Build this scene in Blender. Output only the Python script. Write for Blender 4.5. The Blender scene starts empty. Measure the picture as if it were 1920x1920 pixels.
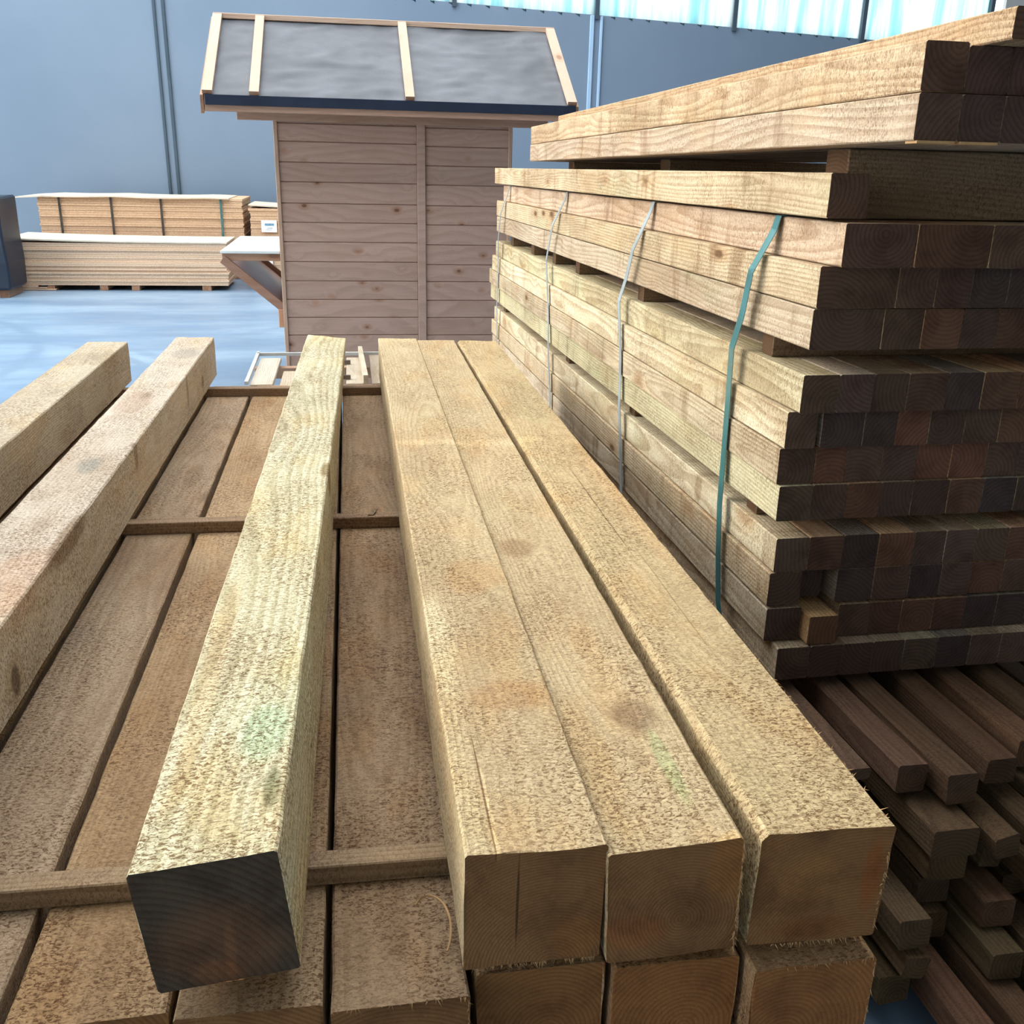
import bpy, bmesh, math, random
from mathutils import Vector, Matrix, noise
S = bpy.context.scene
COL = S.collection

# ------------------------------------------------------------------ camera
F_PX = 1830.0
def cam_setup():
    v1 = Vector((-308.0, -667.0, F_PX))                       # vanishing point of the timber direction
    vy = (F_PX*F_PX + 308.0*120.0)/667.0
    v2 = Vector((-120.0, vy, F_PX))                           # vanishing point of the plumb line
    Yc = v1.normalized(); Dc = v2.normalized()
    Dc = (Dc - Yc*Dc.dot(Yc)).normalized()
    Xc = Dc.cross(Yc); Zc = -Dc
    R = Matrix((Xc, Yc, Zc))                                  # camera (x right, y down, z forward) -> world
    right = Vector((R[0][0], R[1][0], R[2][0]))
    down = Vector((R[0][1], R[1][1], R[2][1]))
    fwd = Vector((R[0][2], R[1][2], R[2][2]))
    m = Matrix.Identity(4)
    for i in range(3):
        m[i][0] = right[i]; m[i][1] = -down[i]; m[i][2] = -fwd[i]
    m[0][3], m[1][3], m[2][3] = 0.0, 0.0, 1.6
    cd = bpy.data.cameras.new('camera'); co = bpy.data.objects.new('camera', cd)
    COL.objects.link(co); co.matrix_world = m
    cd.sensor_fit = 'HORIZONTAL'; cd.sensor_width = 36.0; cd.lens = 36.0*F_PX/1920.0
    cd.clip_start = 0.05; cd.clip_end = 300
    S.camera = co
cam_setup()

# ------------------------------------------------------------------ light and exposure
S.view_settings.view_transform = 'Standard'
S.view_settings.look = 'None'
S.view_settings.gamma = 1.0
S.view_settings.use_curve_mapping = False
S.view_settings.exposure = 0.17
w = bpy.data.worlds.new('sky'); S.world = w; w.use_nodes = True
bg = w.node_tree.nodes['Background']
bg.inputs['Color'].default_value = (0.88, 0.94, 1.0, 1); bg.inputs['Strength'].default_value = 4.5
sd = bpy.data.lights.new('sun', 'SUN'); so = bpy.data.objects.new('sun', sd); COL.objects.link(so)
sd.energy = 1.25; sd.angle = math.radians(16); sd.color = (1.0, 0.93, 0.84)
so.location = (-12, 6, 8)
so.rotation_euler = Vector((0.85, -0.33, -0.43)).to_track_quat('-Z', 'Y').to_euler()

# ------------------------------------------------------------------ helpers
rnd = random.Random(7)
ORD = ['zeroth', 'first', 'second', 'third', 'fourth', 'fifth', 'sixth', 'seventh', 'eighth', 'ninth', 'tenth',
       'eleventh', 'twelfth']
def setp(o, label=None, cat=None, group=None, kind=None):
    if label: o['label'] = label
    if cat: o['category'] = cat
    if group: o['group'] = group
    if kind: o['kind'] = kind
    return o
def link(name, me, mat=None, parent=None, loc=(0, 0, 0), rot=(0, 0, 0), color=None):
    o = bpy.data.objects.new(name, me); COL.objects.link(o)
    o.location = loc; o.rotation_euler = rot
    if mat is not None and me is not None and len(me.materials) == 0: me.materials.append(mat)
    if parent is not None: o.parent = parent
    if color: o.color = (*color, 1)
    return o
def empty(name, loc=(0, 0, 0), rot=(0, 0, 0)):
    o = bpy.data.objects.new(name, None); COL.objects.link(o); o.location = loc; o.rotation_euler = rot
    o.empty_display_size = 0.1
    return o
def bm_mesh(bm, name):
    me = bpy.data.meshes.new(name); bm.normal_update(); bm.to_mesh(me); bm.free(); return me
def add_box(bm, x0, x1, y0, y1, z0, z1, bev=0.0):
    r = bmesh.ops.create_cube(bm, size=1.0)
    vs = r['verts']
    bmesh.ops.scale(bm, verts=vs, vec=(x1-x0, y1-y0, z1-z0))
    bmesh.ops.translate(bm, verts=vs, vec=((x0+x1)/2, (y0+y1)/2, (z0+z1)/2))
    if bev > 0:
        es = list({e for v in vs for e in v.link_edges})
        bmesh.ops.bevel(bm, geom=es, offset=bev, segments=1, affect='EDGES', profile=0.5)
def box_mesh(name, x0, x1, y0, y1, z0, z1, bev=0.0):
    bm = bmesh.new(); add_box(bm, x0, x1, y0, y1, z0, z1, bev); return bm_mesh(bm, name)
def bar_mesh(name, p, q, wv, hv):
    """bar from p to q with half-vectors wv and hv"""
    p, q, wv, hv = map(Vector, (p, q, wv, hv))
    v = [a + s*wv + t*hv for a in (p, q) for s, t in ((-1, -1), (1, -1), (1, 1), (-1, 1))]
    f = [(3, 2, 1, 0), (4, 5, 6, 7)] + [(i, (i+1) % 4, 4+(i+1) % 4, 4+i) for i in range(4)]
    me = bpy.data.meshes.new(name); me.from_pydata(v, [], f); me.update()
    bm = bmesh.new(); bm.from_mesh(me); bmesh.ops.recalc_face_normals(bm, faces=bm.faces); bm.to_mesh(me); bm.free()
    return me
def timber_mesh(name, W, H, L, seed=0, sub=1, segs=8, cham=0.003, rough=0.0008, bow=0.0, twist=(0, 0), wane=0.0):
    """rough sawn timber: x 0..W, y 0..L, z 0..H; uneven arrises, slight bow and twist"""
    prof = []
    c = cham
    def edge(a, b):
        for k in range(sub): prof.append((a[0]+(b[0]-a[0])*k/sub, a[1]+(b[1]-a[1])*k/sub))
    cl = c + wane
    P = [(c, 0), (W-c, 0), (W, c), (W, H-c), (W-c, H), (cl, H), (0, H-cl), (0, c)]
    edge(P[0], P[1]); prof.append(P[1]); edge(P[2], P[3]); prof.append(P[3]); edge(P[4], P[5]); prof.append(P[5])
    edge(P[6], P[7]); prof.append(P[7])
    n = len(prof); verts = []; faces = []
    off = Vector((seed*3.17, seed*1.31, seed*7.7))
    for j in range(segs+1):
        t = j/segs; y = L*t
        a = math.radians(twist[0]+(twist[1]-twist[0])*t)
        dx = bow*math.sin(math.pi*t)*math.cos(seed*2.3); dz = 0
        ca, sa = math.cos(a), math.sin(a)
        for (px, pz) in prof:
            v = Vector((px, y, pz))
            if rough > 0:
                nv = noise.noise_vector(Vector((px*14, y*9, pz*14))+off)*rough*0.6 + noise.noise_vector(Vector((px*60, y*45, pz*60))+off)*rough
                v += Vector((nv.x, nv.y*(2.0 if j in (0, segs) else 0.3), nv.z))
            x, z = v.x-W/2, v.z-H/2
            verts.append((W/2+x*ca-z*sa+dx, v.y, H/2+x*sa+z*ca+dz))
    for j in range(segs):
        for i in range(n):
            a, b = j*n+i, j*n+(i+1) % n
            faces.append((a, b, b+n, a+n))
    faces.append(tuple(reversed(range(n)))); faces.append(tuple(range(segs*n, segs*n+n)))
    me = bpy.data.meshes.new(name); me.from_pydata(verts, [], faces); me.update()
    bm = bmesh.new(); bm.from_mesh(me); bmesh.ops.recalc_face_normals(bm, faces=bm.faces); bm.to_mesh(me); bm.free()
    return me

# ------------------------------------------------------------------ materials
class NT:
    def __init__(self, name):
        self.m = bpy.data.materials.new(name); self.m.use_nodes = True
        self.t = self.m.node_tree; self.t.nodes.clear()
        self.out = self.t.nodes.new('ShaderNodeOutputMaterial')
    def n(self, typ, **kw):
        nd = self.t.nodes.new('ShaderNode'+typ)
        ins = kw.pop('i', {})
        for k, v in kw.items(): setattr(nd, k, v)
        for k, v in ins.items(): self.put(nd.inputs[k], v)
        return nd
    def put(self, sock, v):
        if hasattr(v, 'is_output'): self.t.links.new(v, sock)
        else: sock.default_value = v
    def math(self, op, a, b=0.0, c=None, clamp=False):
        nd = self.n('Math', operation=op, use_clamp=clamp); self.put(nd.inputs[0], a); self.put(nd.inputs[1], b)
        if c is not None: self.put(nd.inputs[2], c)
        return nd.outputs[0]
    def vmath(self, op, a, b=(0, 0, 0)):
        nd = self.n('VectorMath', operation=op); self.put(nd.inputs[0], a); self.put(nd.inputs[1], b); return nd.outputs[0]
    def mix(self, fac, a, b, mode='MIX'):
        nd = self.n('Mix', data_type='RGBA', blend_type=mode); nd.clamp_factor = True
        self.put(nd.inputs[0], fac); self.put(nd.inputs[6], a); self.put(nd.inputs[7], b); return nd.outputs[2]
    def noise(self, vec, scale, detail=2.0, rough=0.5, dist=0.0):
        nd = self.n('TexNoise', i={'Scale': scale, 'Detail': detail, 'Roughness': rough, 'Distortion': dist}); self.put(nd.inputs['Vector'], vec); return nd.outputs['Fac']
    def ramp(self, fac, a, b, lo=0.0, hi=1.0):
        nd = self.n('MapRange', interpolation_type='SMOOTHSTEP'); self.put(nd.inputs[0], fac)
        for k, v in zip((1, 2, 3, 4), (a, b, lo, hi)): self.put(nd.inputs[k], v)
        return nd.outputs[0]
    def done(self, base, rough=0.7, bump=None, bstr=0.4, bdist=0.002, metal=0.0, spec=0.3):
        b = self.n('BsdfPrincipled'); self.put(b.inputs['Base Color'], base); self.put(b.inputs['Roughness'], rough)
        self.put(b.inputs['Metallic'], metal); self.put(b.inputs['Specular IOR Level'], spec)
        if bump is not None:
            bn = self.n('Bump', i={'Strength': bstr, 'Distance': bdist}); self.put(bn.inputs['Height'], bump)
            self.t.links.new(bn.outputs[0], b.inputs['Normal'])
        self.t.links.new(b.outputs[0], self.out.inputs[0]); return self.m
def C(r, g, b):
    f = lambda c: (c/255/12.92) if c <= 10 else ((c/255+0.055)/1.055)**2.4
    return (f(r), f(g), f(b), 1)

def wood(name, light, dark, end, fuzz=0.5, ring=0.4, ringw=0.008, knots=1.0, blotch=0.5, grey=None, band=0.0, axis='Y', spots=(), ks=(5.5, 2.1, 5.5)):
    T = NT(name)
    tc = T.n('TexCoord').outputs['Object']; oi = T.n('ObjectInfo')
    rn = oi.outputs['Random']
    o1 = T.math('MULTIPLY', rn, 37.0); o2 = T.math('FRACT', T.math('MULTIPLY', rn, 91.7)); o3 = T.math('FRACT', T.math('MULTIPLY', rn, 53.3))
    if axis == 'X':
        sp = T.n('SeparateXYZ'); T.put(sp.inputs[0], tc)
        cb = T.n('CombineXYZ'); T.put(cb.inputs[0], sp.outputs[1]); T.put(cb.inputs[1], sp.outputs[0]); T.put(cb.inputs[2], sp.outputs[2]); tc = cb.outputs[0]
    if axis == 'Z':
        sp = T.n('SeparateXYZ'); T.put(sp.inputs[0], tc)
        cb = T.n('CombineXYZ'); T.put(cb.inputs[0], sp.outputs[0]); T.put(cb.inputs[1], sp.outputs[2]); T.put(cb.inputs[2], sp.outputs[1]); tc = cb.outputs[0]
    offv = T.n('CombineXYZ'); T.put(offv.inputs[0], o1); T.put(offv.inputs[1], T.math('MULTIPLY', rn, 11.0)); T.put(offv.inputs[2], T.math('MULTIPLY', rn, 23.0))
    vec = T.vmath('ADD', tc, offv.outputs[0])
    # stretched coordinates along the grain
    def st(sx, sy, sz): return T.vmath('MULTIPLY', vec, (sx, sy, sz))
    # solid growth rings round a wandering pith
    sp = T.n('SeparateXYZ'); T.put(sp.inputs[0], tc)
    wx = T.math('MULTIPLY', T.math('SUBTRACT', T.noise(st(0.001, 1, 0.001), 0.9, 1), 0.5), 0.07)
    wz = T.math('MULTIPLY', T.math('SUBTRACT', T.noise(T.vmath('ADD', st(0.001, 1, 0.001), (9, 4, 2)), 0.9, 1), 0.5), 0.07)
    px = T.math('ADD', T.math('MULTIPLY_ADD', o2, 0.16, -0.02), wx); pz = T.math('ADD', T.math('MULTIPLY_ADD', o3, -0.16, 0.10), wz)
    ddx = T.math('SUBTRACT', sp.outputs[0], px); ddz = T.math('SUBTRACT', sp.outputs[2], pz)
    rr = T.math('SQRT', T.math('ADD', T.math('MULTIPLY', ddx, ddx), T.math('MULTIPLY', ddz, ddz)))
    # knots push the rings aside
    kv = T.n('TexVoronoi', feature='F1', i={'Scale': 1.0, 'Randomness': 1.0}); T.put(kv.inputs['Vector'], st(*ks))
    kd = kv.outputs['Distance']
    wob = T.math('MULTIPLY', T.math('SUBTRACT', T.noise(st(7, 2.2, 7), 1.0, 3, 0.55), 0.5), 0.009)
    push = T.math('MULTIPLY', T.ramp(kd, 0.0, 0.42, 1, 0), 0.009*knots)
    rr2 = T.math('ADD', T.math('ADD', rr, wob), push)
    ph = T.math('FRACT', T.math('DIVIDE', rr2, ringw))
    rm = T.math('MULTIPLY', T.ramp(ph, 0.25, 0.85), T.ramp(ph, 0.9, 1.0, 1, 0))
    fib = T.noise(st(160, 5, 160), 1.0, 3, 0.6)
    rcol = T.mix(T.math('MULTIPLY', rm, ring), light, dark)
    rcol = T.mix(T.ramp(fib, 0.35, 0.75, 0, 0.45*ring+0.12), rcol, dark)
    # broad tone changes
    bl = T.noise(st(5, 1.6, 5), 1.0, 3, 0.6)
    rcol = T.mix(T.ramp(bl, 0.42, 0.72, 0, blotch), rcol, T.mix(1.0, rcol, (0.66, 0.58, 0.50, 1), 'MULTIPLY'))
    bl2 = T.noise(T.vmath('ADD', st(6, 2.2, 6), (31, 7, 3)), 1.0, 2, 0.5)
    rcol = T.mix(T.ramp(bl2, 0.52, 0.75, 0, blotch*0.8), rcol, T.mix(1.0, rcol, grey or (0.86, 0.98, 0.92, 1), 'MULTIPLY'))
    if band > 0:   # drip and sticker stains across the face
        bd = T.noise(st(0.4, 9.0, 2.0), 1.0, 3, 0.75)
        rcol = T.mix(T.ramp(bd, 0.52, 0.70, 0, band), rcol, T.mix(1.0, rcol, (0.58, 0.50, 0.43, 1), 'MULTIPLY'))
        bw = T.noise(T.vmath('ADD', st(0.4, 5.0, 1.2), (3, 3, 8)), 1.0, 2, 0.6)
        rcol = T.mix(T.ramp(bw, 0.50, 0.66, 0, band*0.8), rcol, T.mix(1.0, rcol, (1.16, 1.18, 1.22, 1), 'MULTIPLY'))
    # knots
    kc = T.n('SeparateColor'); T.put(kc.inputs[0], kv.outputs['Color'])
    ksel = T.math('GREATER_THAN', kc.outputs[0], 0.45)
    kin = T.math('MULTIPLY', T.ramp(kd, 0.06, 0.13, 1, 0), ksel)
    krg = T.math('MULTIPLY', T.ramp(kd, 0.10, 0.30, 0.55, 0), ksel)
    rcol = T.mix(T.math('MULTIPLY', krg, min(1, knots)), rcol, T.mix(1.0, rcol, (0.72, 0.50, 0.32, 1), 'MULTIPLY'))
    rcol = T.mix(T.math('MULTIPLY', kin, min(1, knots)*0.9), rcol, T.mix(1.0, dark, (0.42, 0.33, 0.28, 1), 'MULTIPLY'))
    # torn saw fuzz
    mask = T.ramp(T.noise(st(9, 4, 9), 1.0, 2, 0.5), 0.35, 0.62, 0.50, 1.0)
    fz = T.noise(st(150, 260, 150), 1.0, 5, 0.74, 0.9)
    om = T.ramp(T.noise(T.vmath('ADD', st(9, 3.5, 9), (5, 8, 1)), 1.0, 3, 0.6), 0.48, 0.68, 0, 0.5*fuzz)
    rcol = T.mix(om, rcol, T.mix(1.0, rcol, (1.02, 0.88, 0.68, 1), 'MULTIPLY'))
    fzm = T.math('MULTIPLY', T.ramp(fz, 0.47, 0.60), T.math('MULTIPLY', mask, fuzz*1.1), clamp=True)
    rcol = T.mix(fzm, rcol, T.mix(1.0, rcol, (0.30, 0.21, 0.14, 1), 'MULTIPLY'))
    fz2 = T.ramp(fz, 0.30, 0.46, 0.8*fuzz, 0)
    rcol = T.mix(fz2, rcol, T.mix(1.0, rcol, (1.38, 1.36, 1.30, 1), 'MULTIPLY'))
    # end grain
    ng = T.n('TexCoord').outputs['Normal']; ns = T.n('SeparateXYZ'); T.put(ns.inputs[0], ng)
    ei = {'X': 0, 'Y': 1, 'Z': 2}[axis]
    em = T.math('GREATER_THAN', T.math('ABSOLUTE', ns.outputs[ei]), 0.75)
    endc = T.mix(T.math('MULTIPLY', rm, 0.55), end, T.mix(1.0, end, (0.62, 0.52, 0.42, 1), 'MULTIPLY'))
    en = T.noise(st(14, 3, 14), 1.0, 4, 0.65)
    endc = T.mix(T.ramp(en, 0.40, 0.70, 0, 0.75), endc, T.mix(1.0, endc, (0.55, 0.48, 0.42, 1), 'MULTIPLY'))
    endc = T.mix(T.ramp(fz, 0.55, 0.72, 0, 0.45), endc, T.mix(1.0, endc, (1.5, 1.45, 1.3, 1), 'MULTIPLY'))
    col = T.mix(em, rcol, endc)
    for (cx, cy, cz, rx, ry, rz, mc, am) in spots:      # stains, knots and shakes of this one piece
        q = T.vmath('MULTIPLY', T.vmath('SUBTRACT', tc, (cx, cy, cz)), (1/rx, 1/ry, 1/rz))
        qn = T.n('VectorMath', operation='LENGTH'); T.put(qn.inputs[0], q)
        dq = T.math('MULTIPLY_ADD', T.math('SUBTRACT', bl, 0.5), 1.2, qn.outputs['Value'])
        if rx > 0.004: dq = T.math('MULTIPLY_ADD', T.math('SUBTRACT', fz, 0.5), 0.5, dq)
        col = T.mix(T.ramp(dq, 0.55, 1.15, am, 0), col, T.mix(1.0, col, (*mc, 1), 'MULTIPLY'))
    col = T.mix(1.0, col, oi.outputs['Color'], 'MULTIPLY')
    hb = T.math('ADD', T.math('MULTIPLY', fz, -fuzz*1.0), T.math('ADD', T.math('MULTIPLY', rm, -0.15), T.math('MULTIPLY', fib, -0.35)))
    return T.done(col, 0.82, hb, 0.75, 0.004, spec=0.2)

M = {}
BEAM = dict(light=C(203, 182, 144), dark=C(158, 130, 92), end=C(142, 102, 62), fuzz=0.95, ring=0.22, ringw=0.0042, knots=0.3, blotch=0.4)
FAR = [(0.08, 1.645, 0.16, 0.16, 0.035, 0.05, (1.25, 1.27, 1.28), 0.8), (0.08, 2.5, 0.08, 0.3, 0.86, 0.2, (0.90, 0.93, 0.96), 0.9), (0.08, 3.21, 0.16, 0.2, 0.07, 0.05, (1.15, 1.2, 1.2), 0.6)]
M['beam_a'] = wood('rough_sawn_wood_left', spots=FAR+[(0.018, 0.52, 0.156, 0.030, 0.20, 0.03, (1.30, 1.42, 1.50), 0.9), (0.014, 0.25, 0.156, 0.022, 0.22, 0.03, (1.2, 1.25, 1.25), 0.7),
    (0.034, 0.12, 0.158, 0.0016, 0.15, 0.02, (0.45, 0.36, 0.28), 1.0), (0.037, 0.07, 0.158, 0.003, 0.12, 0.02, (1.4, 1.4, 1.35), 0.9), (0.10, 0.33, 0.157, 0.07, 0.05, 0.03, (0.86, 0.66, 0.5), 0.6), (0.09, 0.75, 0.157, 0.06, 0.10, 0.03, (0.95, 0.74, 0.55), 0.6),
    (0.06, 0, 0.09, 0.0015, 0.02, 0.06, (0.3, 0.25, 0.2), 0.9), (0.13, 0, 0.03, 0.03, 0.02, 0.03, (1.5, 1.35, 1.1), 0.6)], **BEAM)
M['beam_b'] = wood('rough_sawn_wood_middle', spots=FAR[:2]+[(0.100, 0.27, 0.155, 0.035, 0.045, 0.03, (0.55, 0.50, 0.50), 0.85), (0.112, 0.15, 0.155, 0.012, 0.09, 0.03, (0.86, 1.12, 0.98), 0.8), (0.04, 0.90, 0.155, 0.04, 0.06, 0.03, (0.62, 0.52, 0.45), 0.75),
    (0.02, 0.20, 0.155, 0.03, 0.16, 0.03, (0.92, 0.80, 0.62), 0.5), (0.11, 0, 0.06, 0.035, 0.02, 0.03, (0.75, 0.68, 0.6), 0.8), (0.14, 0, 0.12, 0.03, 0.02, 0.05, (1.35, 1.15, 0.8), 0.6), (0.03, 0, 0.04, 0.05, 0.02, 0.03, (1.2, 0.85, 0.6), 0.5)], **BEAM)
M['beam_c'] = wood('rough_sawn_wood_right', spots=FAR[1:2]+[(0.03, 1.66, 0.159, 0.05, 0.03, 0.03, (1.2, 1.22, 1.22), 0.8), (0.083, 1.16, 0.161, 0.0016, 0.33, 0.02, (0.4, 0.34, 0.28), 0.9), (0.098, 0.62, 0.161, 0.0014, 0.25, 0.02, (0.6, 0.52, 0.44), 0.8),
    (0.145, 1.2, 0.16, 0.02, 0.5, 0.05, (1.14, 1.05, 0.98), 0.7), (0.06, 0, 0.09, 0.045, 0.02, 0.045, (1.35, 1.35, 1.2), 0.5), (0.145, 0, 0.09, 0.015, 0.02, 0.06, (1.15, 0.75, 0.45), 0.7), (0.08, 0, 0.02, 0.06, 0.02, 0.02, (0.85, 0.62, 0.42), 0.6)], **BEAM)
M['green'] = wood('green_treated_wood', C(224, 215, 184), C(164, 152, 110), C(84, 70, 56), fuzz=1.25, ring=0.45, ringw=0.0085, knots=0.2, blotch=0.5, spots=[
    (0.130, 0.115, 0.17, 0.011, 0.045, 0.03, (0.42, 0.45, 0.36), 0.9), (0.110, 0.24, 0.165, 0.03, 0.07, 0.04, (0.80, 1.04, 1.02), 0.8), (0.06, 0.30, 0.16, 0.05, 0.10, 0.05, (1.08, 1.10, 1.12), 0.8),
    (0.152, 1.36, 0.15, 0.02, 0.06, 0.06, (0.40, 0.30, 0.17), 0.85), (0.08, 2.2, 0.16, 0.2, 0.9, 0.05, (0.92, 0.96, 1.06), 0.6), (0.02, 0.45, 0.15, 0.02, 0.35, 0.05, (1.0, 0.86, 0.74), 0.7),
    (0.085, 0, 0.050, 0.070, 0.03, 0.062, (1.75, 1.35, 1.08), 0.95), (0.075, 0, 0.012, 0.035, 0.03, 0.022, (1.7, 1.45, 1.2), 0.8), (0.09, 0, 0.045, 0.008, 0.03, 0.04, (1.7, 1.5, 1.3), 0.6)])
PALE = dict(light=C(208, 196, 178), dark=C(170, 152, 128), end=C(128, 100, 74), fuzz=0.95, ring=0.2, ringw=0.007, knots=0.3, blotch=0.5, grey=(0.84, 0.93, 0.97, 1), band=0.2)
M['pale'] = wood('pale_sawn_wood', spots=[(0.08, 1.56, 0.157, 0.04, 0.09, 0.04, (0.55, 0.64, 0.70), 0.7), (0.148, 1.10, 0.15, 0.016, 0.13, 0.04, (0.45, 0.34, 0.24), 0.8), (0.10, 2.98, 0.157, 0.06, 0.12, 0.05, (0.62, 0.66, 0.70), 0.7), (0.06, 2.2, 0.157, 0.05, 0.16, 0.05, (0.72, 0.60, 0.54), 0.6),
    (0.10, 0.85, 0.157, 0.06, 0.2, 0.05, (0.95, 0.76, 0.66), 0.7), (0.15, 0.72, 0.045, 0.02, 0.022, 0.030, (0.30, 0.25, 0.22), 0.9), (0.15, 0.72, 0.045, 0.03, 0.05, 0.055, (0.74, 0.66, 0.55), 0.7), (0.15, 1.74, 0.13, 0.02, 0.025, 0.05, (0.5, 0.42, 0.34), 0.8), (0.15, 2.6, 0.10, 0.02, 0.025, 0.07, (0.52, 0.46, 0.40), 0.7), (0.15, 2.95, 0.06, 0.02, 0.03, 0.03, (0.45, 0.38, 0.34), 0.7)], **PALE)
M['pale_b'] = wood('pale_sawn_wood_far_left', **PALE)
M['old'] = wood('weathered_wood', C(184, 162, 134), C(132, 106, 80), C(150, 110, 68), fuzz=0.95, ring=0.25, ringw=0.006, knots=0.35, blotch=0.8, grey=(0.88, 0.92, 0.97, 1))
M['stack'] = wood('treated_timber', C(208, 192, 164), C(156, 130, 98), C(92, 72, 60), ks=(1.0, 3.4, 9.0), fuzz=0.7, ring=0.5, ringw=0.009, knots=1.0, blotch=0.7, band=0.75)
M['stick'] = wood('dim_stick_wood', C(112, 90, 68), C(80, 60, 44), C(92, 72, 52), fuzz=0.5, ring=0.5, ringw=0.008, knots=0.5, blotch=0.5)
M['batten'] = wood('batten_wood', C(166, 144, 116), C(124, 102, 78), C(120, 92, 66), fuzz=0.6, ring=0.4, knots=0.3, blotch=0.4, axis='X')
M['shed'] = wood('stained_siding_wood', C(186, 156, 140), C(160, 130, 114), C(160, 130, 114), ks=(0.5, 6.0, 9.0), fuzz=0.12, ring=0.35, ringw=0.010, knots=1.0, blotch=0.25, axis='X')
M['trimx'] = wood('pine_batten_lengthwise', C(206, 178, 156), C(182, 148, 124), C(180, 142, 116), fuzz=0.12, ring=0.3, knots=0.6, blotch=0.2, axis='X')
M['trimy'] = wood('pine_batten', C(206, 178, 156), C(182, 148, 124), C(180, 142, 116), fuzz=0.12, ring=0.3, knots=0.6, blotch=0.2)
M['trimz'] = wood('pine_upright', C(204, 176, 154), C(182, 148, 122), C(200, 160, 130), fuzz=0.12, ring=0.3, knots=0.6, blotch=0.2, axis='Z')

def simple(name, col, rough=0.6, nscale=6.0, amt=0.2, metal=0.0, spec=0.3, bstr=0.1, stretch=(1, 1, 1)):
    T = NT(name); tc = T.n('TexCoord').outputs['Object']
    v = T.vmath('MULTIPLY', tc, stretch)
    n1 = T.noise(v, nscale, 5, 0.6)
    c = T.mix(T.ramp(n1, 0.3, 0.7, 0, 1), T.mix(1.0, col, (1-amt, 1-amt, 1-amt, 1), 'MULTIPLY'), T.mix(1.0, col, (1+amt*.6, 1+amt*.6, 1+amt*.6, 1), 'MULTIPLY'))
    return T.done(c, rough, n1, bstr, 0.004, metal, spec)
def chip(name, col):
    T = NT(name); tc = T.n('TexCoord').outputs['Object']
    n1 = T.noise(T.vmath('MULTIPLY', tc, (60, 60, 120)), 1.0, 3, 0.7)
    n2 = T.noise(T.vmath('MULTIPLY', tc, (1.2, 1.2, 30)), 1.0, 3, 0.6)
    c = T.mix(T.ramp(n1, 0.35, 0.7), T.mix(1.0, col, (1.1, 1.1, 1.08, 1), 'MULTIPLY'), T.mix(1.0, col, (0.78, 0.74, 0.70, 1), 'MULTIPLY'))
    c = T.mix(T.ramp(n2, 0.45, 0.65, 0, 0.5), c, T.mix(1.0, c, (0.82, 0.78, 0.74, 1), 'MULTIPLY'))
    return T.done(c, 0.8, n1, 0.2, 0.003)
M['chip'] = chip('chipboard_edge', C(216, 186, 158))
M['ply'] = chip('plywood_edge', C(206, 172, 140))
M['chip_top'] = simple('chipboard_face', C(206, 192, 170), 0.7, 5, 0.1)
M['strap_green'] = simple('green_plastic_strap', C(62, 108, 106), 0.2, 8, 0.25, spec=0.9)
M['strap_grey'] = simple('grey_plastic_strap', C(150, 160, 160), 0.3, 8, 0.25, spec=0.8)
M['strap_dark'] = simple('dark_plastic_strap', C(70, 64, 58), 0.4, 8, 0.25)
M['wrap'] = simple('dark_blue_wrap', C(14, 28, 46), 0.45, 4, 0.3, spec=0.6)
M['paper'] = simple('white_paper_label', C(236, 240, 242), 0.6, 6, 0.03)
M['ink'] = simple('blue_grey_print', C(110, 150, 175), 0.6, 30, 0.3)
M['inkd'] = simple('grey_print', C(150, 160, 165), 0.6, 30, 0.2)
M['counter'] = simple('pale_counter_board', C(226, 230, 226), 0.35, 5, 0.08, spec=0.5)
M['film'] = simple('glossy_brown_panel', C(220, 178, 158), 0.30, 3, 0.12, spec=0.6)
M['black_edge'] = simple('black_felt_edge', C(34, 44, 62), 0.5, 6, 0.2)
M['steel'] = simple('dull_steel', C(120, 110, 100), 0.4, 20, 0.2, metal=0.8)
M['splinter'] = simple('pale_wood_fibre', C(176, 138, 92), 0.8, 30, 0.2)
M['white_wood'] = wood('whitewashed_wood', C(196, 186, 170), C(164, 148, 126), C(190, 170, 140), fuzz=0.4, ring=0.3, knots=0.5, blotch=0.4)
M['rod'] = simple('white_painted_metal', C(186, 186, 180), 0.4, 10, 0.1)
M['hallpaint'] = None

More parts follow.
